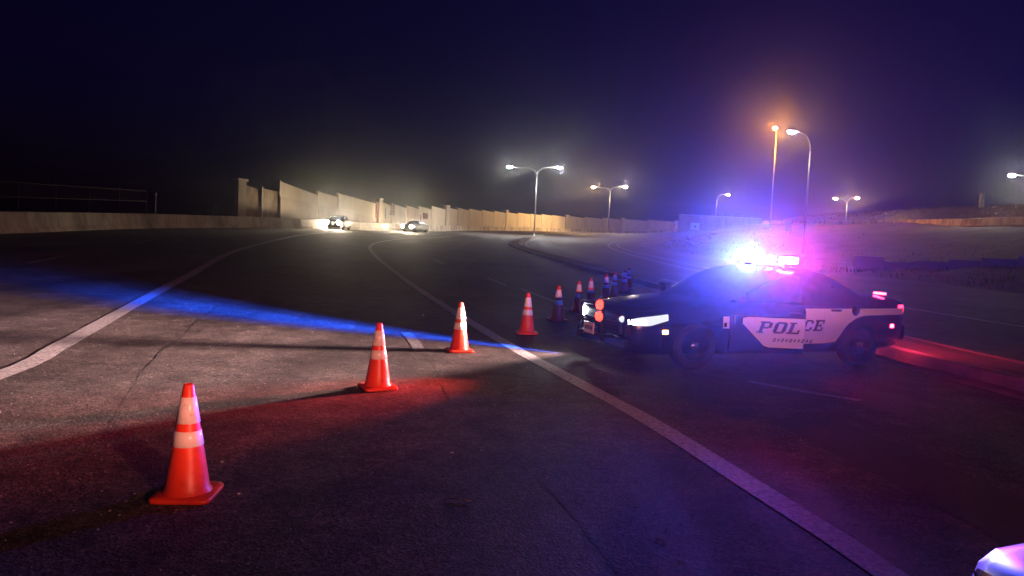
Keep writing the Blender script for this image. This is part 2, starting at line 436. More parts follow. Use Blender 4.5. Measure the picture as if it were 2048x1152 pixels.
def crack(pts, w):
    D = smooth_path(pts, .18)
    D = D + np.array([[random.gauss(0, .009), random.gauss(0, .009)] for _ in D])
    n = normals2(D); ww = np.array([w * random.uniform(.2, .6) for _ in D])[:, None]
    A = D - n * ww / 2; B = D + n * ww / 2
    b = MB(); V = []
    for i in range(len(D)): V += [(A[i, 0], A[i, 1], tz(*A[i]) + .005), (B[i, 0], B[i, 1], tz(*B[i]) + .005)]
    b.add(V, [(2 * i, 2 * i + 1, 2 * i + 3, 2 * i + 2) for i in range(len(D) - 1)])
    return b.build('crack', M_TAR, road)
M_PATCH = mat('asphalt_repair', (.034, .031, .030), .8, noise=(30, (.062, .057, .054), .35, .7), bump=(140, .6, .006))
for pts, w in [([(3.6, 3.0), (3.3, 5.2), (2.95, 7.4)], .8), ([(-.2, 13.5), (-.9, 16.5), (-1.7, 20)], .5), ([(-9.5, 9.5), (-10.2, 12.5), (-11.2, 16)], .6)]:
    strip('repair_patch', pts, w, M_PATCH, road, .003, .25)
crack([(-6.2, 16.5), (-5.43, 13.0), (-4.92, 11.3), (-4.67, 10.2), (-4.17, 8.5)], .045)
crack([(-4.17, 8.5), (-3.29, 6.2), (-2.95, 5.1), (-2.77, 4.5), (-2.4, 3.2)], .02)
crack([(-1.75, 12.7), (-1.17, 10.3), (-.93, 9.4), (-.59, 7.6), (-.23, 6.6), (0, 6.0), (.19, 5.3), (.4, 4.7), (.7, 3.4)], .02)
crack([(-3.6, 9.9), (-2.6, 9.6), (-1.2, 10.1)], .02)
crack([(2.4, 8.0), (3.4, 7.0), (4.4, 6.6), (5.6, 6.4)], .025)

def build_median():
    D = smooth_path(KERB, 1.0); n = normals2(D)
    root = empty('median', (0, 0, 0)); tag(root, 'raised kerbed median curving between the carriageways', None, None, 'structure')
    def ribbon(prof, name, m):
        b = MB(); V = []; k = len(prof)
        for i in range(len(D)):
            z0 = tz(*D[i])
            for off, h in prof:
                p = D[i] + n[i] * off; V.append((p[0], p[1], z0 + h))
        b.add(V, [(i * k + j, i * k + j + 1, (i + 1) * k + j + 1, (i + 1) * k + j) for i in range(len(D) - 1) for j in range(k - 1)], False)
        return b.build(name, m, root)
    ribbon([(-.40, .006), (-.02, .008), (.0, .012), (.03, .16), (.06, .175), (.17, .175), (.18, .10)], 'kerb', M_KERB)
    ribbon([(1.18, .10), (1.19, .175), (1.30, .175), (1.33, .16), (1.36, .01), (1.60, .006)], 'kerb', M_KERB)
    ribbon([(.175, .165), (.7, .19), (1.185, .165)], 'median_top', M_MED)
build_median()

# small stones and litter on the tarmac
def stone(bm_, x, y, s, z):
    M = Matrix.Translation((x, y, z)) @ Matrix.Rotation(random.random() * 6.28, 4, 'Z') @ Matrix.Diagonal((s, s * random.uniform(.6, 1), s * random.uniform(.4, .7), 1))
    bm_.add([(1, 0, .2), (-.2, .9, .3), (-.9, -.3, .2), (.2, -.8, .4), (0, 0, 1), (0, 0, -.4)],
            [(0, 1, 4), (1, 2, 4), (2, 3, 4), (3, 0, 4), (1, 0, 5), (2, 1, 5), (3, 2, 5), (0, 3, 5)], False, M)
b = MB()
for k in range(11000):
    y = random.uniform(2.8, 7) if random.random() < .4 else random.uniform(4, 16.5); x = random.uniform(-9.5, 4.5)
    stone(b, x, y, random.choice([.003, .004, .004, .005, .006, .008, .011]), .002)
tag(b.build('road_grit', M_PEBBLE), 'loose grit scattered over the tarmac', 'grit', None, 'stuff')
for x, y, s, lab in [(-.41, 5.74, .018, 'pale pebble lying on the tarmac in the middle foreground'), (-2.03, 5.29, .014, 'pale chip just right of the nearest cone'),
                     (-1.68, 4.66, .016, 'small pale stone beside the right corner of the nearest cone'), (-1.77, 15.1, .035, 'pale scrap on the dark road between the second and third cones')]:
    b = MB(); stone(b, 0, 0, s, s * .3); tag(b.build('pebble', M_WHITE_BAND, None, (x, y, tz(x, y))), lab, 'pebble', 'pale scraps on the tarmac')
b = MB(); b.tube([(0, 0, .006), (.05, -.02, .009), (.11, -.03, .007), (.14, -.045, .006)], .005, 6)
tag(b.build('twig', M_PEBBLE, None, (-.34, 4.72, 0)), 'thin pale stick on the tarmac at the bottom centre', 'stick')

# ------------------------------------------------------------------ barrier on the left, sound wall
def barrier(name, D, prof, seg, m, label, cat, joint=.03, zfn=None):
    """D: dense path (1 m steps), profile: (offset right, height) pairs"""
    root = empty(name, (float(D[0][0]), float(D[0][1]), 0)); tag(root, label, cat)
    S = np.r_[0, np.cumsum(np.linalg.norm(np.diff(D, axis=0), axis=1))]
    P = lambda s: np.array([np.interp(s, S, D[:, 0]), np.interp(s, S, D[:, 1])])
    s = 0; k = len(prof); inv = Vector(root.location)
    while s < S[-1] - 1:
        e = min(s + seg, S[-1]); b = MB(); V = []
        ss = np.linspace(s + joint / 2, e - joint / 2, 4)
        for q in ss:
            p = P(q); t = P(min(q + .5, S[-1])) - P(max(q - .5, 0)); t /= np.linalg.norm(t); n = np.array([t[1], -t[0]])
            z0 = (zfn(p[0], p[1], q) if zfn else tz(p[0], p[1])) - .05
            for off, h in prof:
                g = p + n * off; V.append((g[0] - inv.x, g[1] - inv.y, z0 + h))
        b.add(V, [(i * k + j, i * k + (j + 1) % k, (i + 1) * k + (j + 1) % k, (i + 1) * k + j) for i in range(3) for j in range(k)], False)
        b.add(V[:k], [tuple(range(k))]); b.add(V[-k:], [tuple(range(k))])
        b.build('barrier_segment', m, root)
        s = e
    return root
JERSEY = [(-.20, 0), (.28, 0), (.28, .10), (.16, .32), (.09, .95), (.05, .98), (-.14, .98), (-.18, .95), (-.20, .3)]
barrier('concrete_barrier', BARR, JERSEY, 6.0, M_BARR, 'long stained concrete barrier along the left edge of the road', 'barrier')

WALL_PTS = [(-24.9, 66), (-22.9, 72.5), (-18.2, 97), (-12.8, 138.6), (-2.4, 187.5), (15.5, 213), (47, 240), (95, 268)]
WD = smooth_path(WALL_PTS, .25); WS = np.r_[0, np.cumsum(np.linalg.norm(np.diff(WD, axis=0), axis=1))]
def wpt(s): return np.array([np.interp(s, WS, WD[:, 0]), np.interp(s, WS, WD[:, 1])])
def wtn(s):
    t = wpt(s + .3) - wpt(s - .3); t /= np.linalg.norm(t); return t, np.array([t[1], -t[0]])
def build_sound_wall():
    root = empty('sound_wall', (WALL_PTS[0][0], WALL_PTS[0][1], 0))
    tag(root, 'long pale concrete sound wall with stepped top and capped pillars', 'wall')
    o = np.array(WALL_PTS[0])
    def slab(name, s0, s1, z0, z1a, z1b, front, back, m, parent=root):
        n = max(1, int((s1 - s0) / 4)); V = []
        for i in range(n + 1):
            s = s0 + (s1 - s0) * i / n; p = wpt(s) - o; _, nn = wtn(s); zt = z1a + (z1b - z1a) * i / n
            zb = z0 if z0 is not None else tz(*(p + o)) - .3
            a = p + nn * front; c = p - nn * back
            V += [(a[0], a[1], zb), (a[0], a[1], zt), (c[0], c[1], zt), (c[0], c[1], zb)]
        F = [(4 * i + j, 4 * i + (j + 1) % 4, 4 * i + 4 + (j + 1) % 4, 4 * i + 4 + j) for i in range(n) for j in range(4)]
        F += [(0, 1, 2, 3), tuple(4 * n + j for j in (3, 2, 1, 0))]
        b = MB(); b.add(V, F); return b.build(name, m, parent)
    def pillar(s, w, zt, m=M_WALL):
        pl = slab('pillar', s, s + w, None, zt - .22, zt - .22, .16, .30, m)
        slab('cap', s - .12, s + w + .12, zt - .218, zt, zt, .26, .40, M_CAP, pl)
    panels = [(1.75, 4.1, 5.08, 4.70, 's'), (4.2, 7.1, 4.93, 4.77, 's'), (7.12, 15.05, 5.81, 4.92, 'l'), (15.08, 20.12, 5.32, 5.0, 'l'), (20.15, 32.3, 5.43, 4.85, 'l'),
              (34.7, 39.55, 5.2, 4.86, 'p'), (39.6, 47.4, 5.2, 4.8, 'p'), (47.45, 55.0, 5.28, 4.96, 'p'), (55.05, 63.7, 5.48, 5.26, 'p'), (63.75, 73.6, 5.85, 5.6, 'p'),
              (76.1, 82.6, 6.02, 5.9, 'p'), (82.65, 92.8, 6.32, 6.16, 'p'), (92.85, 104.4, 6.56, 6.42, 'p'), (104.45, 115.3, 6.78, 6.58, 'p'), (115.35, 123.9, 6.96, 6.78, 'p'),
              (125.3, 131.45, 7.03, 6.88, 'p'), (131.5, 138, 7.27, 7.05, 'p'), (138.05, 142.9, 7.22, 7.1, 'p'), (142.95, 147.5, 7.42, 7.12, 'p'), (147.55, 153.3, 7.37, 7.08, 'p'),
              (154.6, 162, 7.45, 7.2, 'p'), (162.05, 170, 7.5, 7.3, 'p'), (170.05, 178.5, 7.7, 7.5, 'p'), (179.5, 190, 7.7, 7.6, 'p'), (190.05, 202, 8.0, 7.9, 'p'), (202.05, 215, 8.3, 8.2, 'p'), (215.05, 228, 8.6, 8.5, 'p')]
    for s0, s1, za, zb, k in panels:
        if k == 's':
            slab('panel', s0, s1, None, za, zb, -.10, .25, M_WALL_STAIN)
            slab('rib', s0 - .18, s0 + .02, None, za + .12, za + .12, .06, .24, M_WALL)
        elif k == 'l':
            zl = lambda s: 4.32 - (s - 7) * .052
            slab('panel', s0, s1, None, za, zb, 0, .25, M_WALL)
            slab('plinth', s0 + .01, s1 - .01, None, zl(s0), zl(s1), .14, -.005, M_WALL_LOW)
            slab('rib', s0 - .01, s0 + .22, None, za + .06, za + .06, .06, .24, M_WALL)
        else:
            slab('panel', s0, s1, None, za, zb, 0, .25, M_WALL)
            zt = tz(*wpt((s0 + s1) / 2))
            slab('rib', s0 - .02, s0 + .2, None, za + .05, za + .05, .05, .24, M_WALL)
    pillar(.72, 1.0, 5.55); pillar(33.4, 1.25, 5.6); pillar(73.7, 2.3, 6.46); pillar(124, 1.25, 7.62); pillar(153.4, 1.2, 7.75); pillar(178.55, .9, 8.0)
    slab('rusty_post', 32.4, 33.35, 2.2, 5.0, 5.0, .05, .22, M_RUST)
    # louvred openings and slots
    for s, w, z0, z1 in [(38.6, 2.2, 3.55, 5.1), (58.0, 3.2, 3.55, 4.5)]:
        lo = slab('louvre', s, s + w, z0, z1, z1, .05, -.01, M_DARKHOLE)
        for q in range(4): slab('louvre_blade', s + .05, s + w - .05, z0 + .1 + q * (z1 - z0) / 4, z0 + .2 + q * (z1 - z0) / 4, z0 + .2 + q * (z1 - z0) / 4, .09, -.05, M_RUST, lo)
    for s, z0, z1 in [(36.4, 3.0, 4.5), (56.3, 3.1, 4.1), (122.6, 3.9, 6.6)]:
        slab('slot', s, s + .3, z0, z1, z1, .04, -.01, M_DARKHOLE)
build_sound_wall()

# fence on the low wall far left, thin pole and bush behind the barrier
def left_fence():
    root = empty('chain_link_fence', (-52, 58, 0)); tag(root, 'faint chain link fence with two rails on the dark left skyline', 'fence')
    A = np.array([-47., 50.]); B = np.array([-40.2, 82.])
    za, zb = 2.1 + 1.9 - .0, 4.1
    def p(t): q = A + (B - A) * t; return q[0] + 52, q[1] - 58
    def zt(t): return 3.98 + .62 * t
    def zl(t): return 2.55 + .95 * t
    b = MB(); b.tube([(*p(0), zt(0)), (*p(1), zt(1))], .045, 6); b.build('rail', M_FENCE, root)
    b = MB(); b.tube([(*p(0), zl(0)), (*p(1), zl(1))], .05, 6); b.build('rail', M_FENCE, root)
    for i in range(9):
        t = i / 8; x, y = p(t); b = MB(); b.tube([(x, y, .5), (x, y, zt(t) + (.25 if i % 2 else .06))], .045, 6); b.build('post', M_FENCE, root)
    b = MB()
    n = 110
    for i in range(n):
        for d in (-1, 1):
            t0 = i / n; t1 = min(1, max(0, t0 + d * .035)); x0, y0 = p(t0); x1, y1 = p(t1)
            b.tube([(x0, y0, zl(t0)), (x1, y1, zt(t1))], .012, 3, False)
    o = b.build('wire_mesh', M_FENCE, root); o['kind'] = 'stuff'
left_fence()
b = MB(); b.tube([(0, 0, 0), (0, 0, 2.2)], .05, 8); b.box((0, 0, 2.22), (.16, .03, .2))
tag(b.build('marker_post', M_GALV, None, (-26.3, 55, tz(-26.3, 55))), 'thin dim post standing behind the barrier left of the sound wall', 'post')

def leaf_cluster(b, c, r, n, size):
    for _ in range(n):
        d = Vector((random.gauss(0, 1), random.gauss(0, 1), random.gauss(0, 1))).normalized() * r * random.random() ** .4
        d.z = abs(d.z) * .9
        p = Vector(c) + d; q = Vector((random.gauss(0, 1), random.gauss(0, 1), random.gauss(0, 1))).normalized(); w = q.orthogonal().normalized()
        s = size * random.uniform(.6, 1.3)
        b.add([p - q * s, p + w * s * .4, p + q * s, p - w * s * .4], [(0, 1, 2, 3)])
bush = empty('bush', (-25.6, 64, tz(-25.6, 64))); tag(bush, 'small dark bush behind the barrier beside the wall end', 'bush')
b = MB()
for c, r in [((0, 0, .9), .75), ((-.7, 0, .6), .6), ((.7, .1, .55), .5), ((.1, 0, 1.4), .4)]: leaf_cluster(b, c, r, 260, .09)
b.build('foliage', M_GRASSGREEN, bush)
b = MB()
for k in range(5): b.tube([(0, 0, 0), (random.uniform(-.3, .3), random.uniform(-.2, .2), .6), (random.uniform(-.7, .7), random.uniform(-.3, .3), 1.2)], [.03, .02, .008], 5)
b.build('stem', M_RUST, bush)

# ------------------------------------------------------------------ right-hand embankment, ramp and hillside
RAMP = smooth_path([(54, 30), (54, 60), (54.3, 80), (55.2, 92), (60.5, 118), (67.6, 150), (72.5, 195), (76, 240), (77, 262)], 1.0)
RAMP_S = np.r_[0, np.cumsum(np.linalg.norm(np.diff(RAMP, axis=0), axis=1))]
def ramp_z(y): return float(np.interp(y, [30, 80, 92, 150, 240, 270], [4.9, 5.0, 5.05, 6.4, 8.4, 9.0]))
def build_ramp():
    n = normals2(RAMP); V = []; prof = [(-6, -2.0), (-1.0, -.25), (-.5, 0), (9.5, .0)]
    for i, p in enumerate(RAMP):
        z = ramp_z(p[1])
        for off, h in prof: g = p + n[i] * off; V.append((g[0], g[1], z + h))
    k = len(prof); b = MB()
    b.add(V, [(i * k + j, i * k + j + 1, (i + 1) * k + j + 1, (i + 1) * k + j) for i in range(len(RAMP) - 1) for j in range(k - 1)], True)
    tag(b.build('ramp_road', M_ASPH), 'raised ramp road on the right embankment', None, None, 'structure')
    # dry hillside beyond the ramp
    V = []; cols = [9.3, 11, 13, 15, 17, 19, 22, 26, 34, 60]
    for i, p in enumerate(RAMP):
        z = ramp_z(p[1]); crest = np.interp(p[1], [30, 75, 95, 150, 210, 262], [3.3, 3.2, 3.7, 4.6, 4.2, 3.2])
        for c in cols:
            g = p + n[i] * c; t = min(1, (c - 9.3) / 12.7)
            h = crest * (t * t * (3 - 2 * t)) + (.18 * math.sin(g[1] * .5 + c) + .12 * math.sin(g[1] * 1.3 + c * 2)) * (c > 10)
            V.append((g[0], g[1], z - .03 + h - max(0, c - 26) * .05))
    k = len(cols); b = MB()
    b.add(V, [(i * k + j, i * k + j + 1, (i + 1) * k + j + 1, (i + 1) * k + j) for i in range(len(RAMP) - 1) for j in range(k - 1)], True)
    tag(b.build('hillside', M_GRASS), 'dry grassy hillside above the ramp', None, None, 'structure')
    b = MB()
    for _ in range(9000):
        i = random.randrange(20, len(RAMP) - 2); c = random.uniform(12, 27); p = RAMP[i] + n[i] * c + np.array([0, random.random()])
        z = ramp_z(p[1]); crest = np.interp(RAMP[i][1], [30, 75, 95, 150, 210, 262], [3.3, 3.2, 3.7, 4.6, 4.2, 3.2]); t = min(1, (c - 9.3) / 12.7)
        z0 = z - .1 + crest * (t * t * (3 - 2 * t)); h = random.uniform(.25, .8); a = random.random() * 6.28; w = random.uniform(.03, .08)
        dx, dy = math.cos(a) * w, math.sin(a) * w; lx, ly = random.gauss(0, .15), random.gauss(0, .15)
        b.add([(p[0] - dx, p[1] - dy, z0), (p[0] + dx, p[1] + dy, z0), (p[0] + lx, p[1] + ly, z0 + h)], [(0, 1, 2)])
    tag(b.build('grass', M_GRASS), 'tall dry grass covering the hillside above the ramp', 'grass', None, 'stuff')
build_ramp()
barrier('ramp_barrier', RAMP, [(.18, 0), (.18, .94), (.12, .98), (-.10, .98), (-.16, .94), (-.24, .3), (-.34, .12), (-.34, 0)], 4.5, M_BARR,
        'pale concrete barrier along the raised ramp on the right', 'barrier', .05, lambda x, y, s: ramp_z(y))
# verge weeds on the embankment: stuff
b = MB()
for _ in range(7000):
    y = random.uniform(20, 150); xr = XRr(y); x = xr + abs(random.gauss(0, 9)) + .6
    if x > 52: continue
    z0 = tz(x, y) - .12; h = random.uniform(.12, .5); a = random.random() * 6.28; w = random.uniform(.02, .06)
    dx, dy = math.cos(a) * w, math.sin(a) * w
    b.add([(x - dx, y - dy, z0), (x + dx, y + dy, z0), (x + random.gauss(0, .12), y + random.gauss(0, .12), z0 + h)], [(0, 1, 2)])
tag(b.build('verge_weeds', M_GRASS), 'dry weeds scattered over the right embankment', 'weeds', None, 'stuff')
# rocks at the end of the carriageway bend
for k in range(26):
    y = random.uniform(90, 118); x = XRr(y) + random.uniform(.8, 6); s = random.uniform(.18, .6)
    b = MB(); stone(b, 0, 0, s, s * .25)
    o = b.build('rock', M_KERB, None, (x, y, tz(x, y)))
    tag(o, 'pale rock in the loose pile beside the bend of the far carriageway', 'rock', 'rocks beside the bend')
# bollard-like utility stub on the hillside crest
hp = (66.5, 108, ramp_z(108) + 3.2)
st = empty('utility_pedestal', hp); tag(st, 'short utility post standing on the dry hillside crest', 'post')
b = MB(); b.box((0, 0, .75), (.55, .45, 1.9), bevel=.05); b.build('cabinet', M_KERB, st)
b = MB(); b.box((0, 0, 1.78), (.68, .58, .12), bevel=.03); b.build('lid', M_KERB, st)

# two-tier low retaining wall at the foot of the embankment
rw = empty('retaining_wall', (24.9, 55, 0)); tag(rw, 'low pale concrete wall along the foot of the right embankment', 'wall')
FP = smooth_path([(24.9, 55), (27.5, 54.2), (31, 52.0), (35, 48.5), (39, 44)], 2.0)
for i in range(len(FP) - 1):
    p, q = FP[i], FP[i + 1]; m_ = (p + q) / 2; ang = math.atan2(q[1] - p[1], q[0] - p[0]); z_ = tz(*m_)
    h_ = .95 if i == 0 else .5
    b = MB(); b.box((0, 0, 0), (np.linalg.norm(q - p) - .03, .3, h_ + .5), Matrix.Translation((m_[0] - 24.9, m_[1] - 55, z_ + h_ / 2 - .2)) @ Matrix.Rotation(ang, 4, 'Z'), .03); b.build('block', M_CAP, rw)

# far retaining wall with fence posts, closing the bend
fw = empty('far_retaining_wall', (49, 226, 0)); tag(fw, 'dim far concrete wall with short posts on top beyond the bend', 'wall')
for q in range(6):
    b = MB(); b.box((2.2 + q * 4.3, q * .5, 6.0), (4.26, .6, 7.2), bevel=.04); b.build('panel', M_WALL_LOW, fw)
    b = MB(); b.box((2.2 + q * 4.3, q * .5, 9.68), (4.28, .8, .16), bevel=.03); b.build('coping', M_CAP, fw)
for q in range(8):
    b = MB(); b.tube([(1 + q * 3.1, q * .36, 9.7), (1 + q * 3.1, q * .36, 10.5)], .06, 6); b.build('post', M_GALV, fw)

# ------------------------------------------------------------------ street lamps
LED = (1.0, .97, .88); SOD = (1.0, .60, .24); WARM = (1.0, .80, .55)
def street_lamp(name, base, h, arms, label, group, radius=.11):
    """arms: list of (dx, dy, dz, colour, watts, lens strength)"""
    root = empty(name, base); tag(root, label, 'street lamp', group)
    b = MB(); b.tube([(0, 0, .05), (0, 0, h * .5), (0, 0, h - 1.7)], [radius, radius * .8, radius * .62], 10); b.build('pole', M_GALV, root)
    b = MB(); b.lathe([(0.001, 0), (radius * 2.1, 0), (radius * 2.1, .06), (radius * 1.3, .10), (radius * 1.2, .32), (radius, .36)], 12); b.build('base', M_GALV, root)
    for dx, dy, dz, col, watts, es, *aim in arms:
        L = math.hypot(dx, dy); ux, uy = dx / L, dy / L
        z0 = h - 1.72
        pts = []
        for t in np.linspace(0, 1, 12):
            a = t * math.pi / 2
            bend = min(1.6, L * .5)
            if t < 1: pts.append((ux * bend * (1 - math.cos(a)), uy * bend * (1 - math.cos(a)), z0 + (h + dz - z0) * math.sin(a) * .93))
        pts.append((ux * (L - .45), uy * (L - .45), h + dz))
        b = MB(); b.tube(pts, [radius * .6] * 4 + [radius * .5] * 4 + [radius * .38] * 5, 8); b.build('arm', M_GALV, root)
        ang = math.atan2(uy, ux); M = Matrix.Translation((dx, dy, h + dz)) @ Matrix.Rotation(ang, 4, 'Z')
        hd = MB()
        hd.grid(lambda u, v: (.58 * math.cos(u) * (math.cos(v)), .28 * math.sin(u) * math.cos(v), .15 * math.sin(v) + .02), np.linspace(0, 2 * math.pi, 15), np.linspace(0, math.pi / 2, 5), True, M)
        ho = hd.build('lamp_head', M_GALV, root)
        ln = MB(); M2 = M @ Matrix.Translation((.08, 0, .015))
        ln.grid(lambda u, v: (.40 * math.cos(u) * math.cos(v), .26 * math.sin(u) * math.cos(v), -.27 * math.sin(v)), np.linspace(0, 2 * math.pi, 15), np.linspace(0, math.pi / 2, 5), True, M2)  # lens bowl drawn oversize so its shape carries the lamp's glow
        ln.build('lens', emitter('lamp_lens', col, es), ho)
        spot('lamp_light', (dx, dy, h + dz - .34), aim[0] if aim else (0, 0, -1), watts, 76, .6, col, ho, .12)
    return root
street_lamp('street_lamp', (3.41, 130, tz(3.41, 130) + .15), 11.75, [(-4.66, 0, -.15, LED, 5500, 900), (3.75, 0, .1, LED, 6500, 1800)], 'twin armed white street lamp on the near median, brightest white pair', 'twin street lamps on the median')
street_lamp('street_lamp', (24.24, 195, tz(24.2, 195) + .15), 11.9, [(-4.3, 0, -.25, SOD, 36000, 1500, (-1, -.1, -.42)), (3.75, 0, .15, WARM, 5000, 2000)], 'smaller twin armed warm street lamp farther along the median', 'twin street lamps on the median')
street_lamp('street_lamp', (38.95, 115, tz(38.95, 115)), 15.0, [(-.9, -1.9, .1, (1, .34, .012), 1200, 8000)], 'tall amber street lamp behind the police car, brightest orange light', 'single street lamps')
street_lamp('street_lamp', (28.09, 73, tz(28.09, 73)), 11.9, [(-1.9, -.2, .1, WARM, 400, 350)], 'tall hooked street lamp with small warm light right of the amber lamp', 'single street lamps')
street_lamp('street_lamp', (60.6, 228, 6.0), 10.3, [(3.3, 0, .1, SOD, 4000, 1600)], 'far small orange street lamp above the far wall', 'single street lamps')
street_lamp('street_lamp', (74.5, 170, 6.6), 6.5, [(-2.6, 0, -.25, SOD, 1500, 700), (2.1, 0, .1, (1, .66, .32), 3500, 1500)], 'twin orange lamps low over the ramp barrier', 'ramp lamps')
street_lamp('street_lamp', (64, 90, 5.1), 6.3, [(-5.2, 0, -.1, (1, .93, .8), 1500, 1100)], 'white lamp at the right edge above the ramp', 'ramp lamps')

# ------------------------------------------------------------------ signs
def sign(name, x, y, zc, w, h, m, label, zg=None, ink=True, post_h=None):
    zg = tz(x, y) - .2 if zg is None else zg
    root = empty(name, (x, y, zg)); tag(root, label, 'sign')
    b = MB(); b.tube([(0, .05, 0), (0, .05, zc - zg + h * .45)], .04, 6); b.build('post', M_GALV, root)
    b = MB(); b.box((0, 0, zc - zg), (w, .03, h), bevel=.01); p = b.build('panel', m, root)
    if ink:
        b = MB(); b.lathe([(.001, 0), (.13, 0)], 12, Matrix.Translation((.05, -.02, zc - zg)) @ Matrix.Rotation(math.pi / 2, 4, 'X'), False); b.build('symbol', M_SIGN_INK, p)
    return root
sign('road_sign', 26.3, 110, 3.95, 1.25, 1.05, M_SIGN_BLUE, 'pale square road sign on a post beside the far bend')
sign('marker_sign', 24.6, 115, 3.85, .42, .6, M_VINYL, 'tiny white marker sign left of the square road sign', ink=False)
sign('sign_back', 29.1, 80, 3.75, .72, .95, M_SIGN_BACK, 'dark back of a sign between the two tall lamp poles', ink=False)

# ------------------------------------------------------------------ traffic cones
def make_cone():
    root = empty('traffic_cone', (0, 0, 0))
    b = MB(); ring = []
    for k in range(40):
        q = 2 * math.pi * (k + .5) / 40; c, d = math.cos(q), math.sin(q)
        ring.append((math.copysign(abs(c) ** .28, c), math.copysign(abs(d) ** .28, d)))
    prof = [(.178, .0), (.186, .004), (.186, .022), (.180, .030), (.13, .034), (.05, .034)]
    V = [(x * w, y * w, z) for w, z in prof for x, y in ring]
    b.add(V, [(i * 40 + k, i * 40 + (k + 1) % 40, (i + 1) * 40 + (k + 1) % 40, (i + 1) * 40 + k) for i in range(len(prof) - 1) for k in range(40)], True)
    b.build('base_plate', M_ORANGE, root)
    r = lambda z: .138 - (z - .03) / .68 * .108
    b = MB(); b.lathe([(.150, .032), (.143, .045), (r(.06), .06), (r(.2), .2), (r(.4), .4), (r(.6), .6), (r(.70), .70), (r(.71) - .004, .71), (.020, .708), (.018, .60)], 32); b.build('body', M_ORANGE, root)
    for z0, z1 in [(.325, .42), (.468, .63)]:
        b = MB(); b.lathe([(r(z0) + .001, z0), (r(z0) + .004, z0 + .002), (r(z1) + .004, z1 - .002), (r(z1) + .001, z1)], 32); b.build('reflective_band', M_WHITE_BAND, root)
    return root
CONES = [(-1.99, 4.62, 5, 'nearest and largest orange traffic cone at the lower left'), (-1.41, 8.03, 28, 'second orange traffic cone from the camera with a long shadow'),
         (-.72, 10.75, 18, 'third orange cone, brightly lit on its right side beside the white line'), (.29, 12.99, 8, 'lone orange cone just left of the police car front'),
         (.96, 15.25, 20, 'dim orange cone second from the left of the row behind the police car'), (1.55, 17.3, 12, 'cone third from the left in the row behind the police car'),
         (1.98, 18.8, 30, 'cone partly behind the white headlight glow of the police car'), (2.64, 21.0, 5, 'cone rising just behind the police car hood, leftmost of three'),
         (3.05, 22.3, 16, 'cone behind the police car hood, middle of three'), (3.62, 24.2, 22, 'cone behind the police car hood, overlapping the farthest cone'),
         (4.08, 26.3, 0, 'farthest traffic cone, at the right end of the row')]
def copy_tree(o, parent=None):
    c = o.copy(); COL.objects.link(c); c.parent = parent
    for ch in [k for k in bpy.data.objects if k.parent == o]: copy_tree(ch, c)
    return c
cone0 = make_cone()
for i, (x, y, a, lab) in enumerate(CONES):
    c = cone0 if i == 0 else copy_tree(cone0)
    c.location = (x, y, tz(x, y) + .003); c.rotation_euler = (0, 0, R(a)); tag(c, lab, 'traffic cone', 'traffic cones')

# ------------------------------------------------------------------ cars
ST = [2.53, 2.49, 2.40, 2.25, 2.0, 1.75, 1.5, 1.2, .9, .5, 0, -.5, -1, -1.4, -1.8, -2.1, -2.3, -2.42, -2.48, -2.52]
_W = [.70, .78, .83, .87, .905, .92, .93, .935, .935, .935, .935, .935, .935, .93, .92, .90, .87, .83, .77, .70]
_ZS = [.70, .75, .78, .80, .835, .865, .89, .915, .94, .955, .965, .975, .985, .995, 1.01, 1.02, 1.02, 1.01, .97, .9]
_ZT = [.74, .80, .84, .87, .905, .935, .96, .99, 1.02, 1.02, 1.02, 1.02, 1.03, 1.05, 1.08, 1.09, 1.085, 1.07, 1.03, .93]
_ZB = [.30, .26, .24, .22, .21, .21, .21, .21, .21, .21, .21, .21, .21, .22, .23, .25, .27, .29, .32, .36]
def itp(arr, x): return float(np.interp(x, ST[::-1], arr[::-1]))
def half_section(x):
    w, zs, zt, zb = (itp(a, x) for a in (_W, _ZS, _ZT, _ZB)); zm = zb + (zs - zb) * .55
    return [(0, zb), (w * .85, zb), (w * .945, zb + .05), (w * .98, zb + (zm - zb) * .5), (w, zm), (w * .99, zs - .09), (w * .965, zs - .03), (w * .90, zs + .005), (w * .6, zt - (zt - zs) * .25), (0, zt)]
def side_y(x, z):
    h = half_section(x)[1:8]
    return float(np.interp(z, [p[1] for p in h], [p[0] for p in h]))
GZ = [.93, 1.15, 1.33, 1.41, 1.455, 1.475]; GF = [1.22, .82, .48, .26, .06, -.15]; GR = [-1.86, -1.52, -1.16, -.95, -.78, -.55]; GW = [.845, .80, .725, .665, .55, .28]
def gi(a, z): return float(np.interp(z, GZ, a))
BOW = .13
def gfront(y, z): w = gi(GW, z); return gi(GF, z) - BOW * min(1, abs(y) / w) ** 2.2
def grear(y, z): w = gi(GW, z); return gi(GR, z) + BOW * min(1, abs(y) / w) ** 2.2

def side_patch(name, x0, x1, zlo, zhi, m, parent, lift=.004, side=1, nx=10, nz=8, thick=0, pivot=(0, 0, 0)):
    """zlo / zhi are functions of x"""
    b = MB()
    fn = lambda off: (lambda u, v: (u - pivot[0], side * (side_y(u, zlo(u) + (zhi(u) - zlo(u)) * v) + off) - pivot[1], zlo(u) + (zhi(u) - zlo(u)) * v - pivot[2]))
    us = np.linspace(x0, x1, nx); vs = np.linspace(0, 1, nz)
    b.grid(fn(lift), us, vs)
    if thick:
        b.grid(fn(lift - thick), us, vs)
        for u in (us[0], us[-1]): b.grid(lambda a, v: fn(lift - thick * a)(u, v), [0, 1], vs, False)
        for v in (0, 1): b.grid(lambda u, a: fn(lift - thick * a)(u, v), us, [0, 1], False)
    return b.build(name, m, parent)

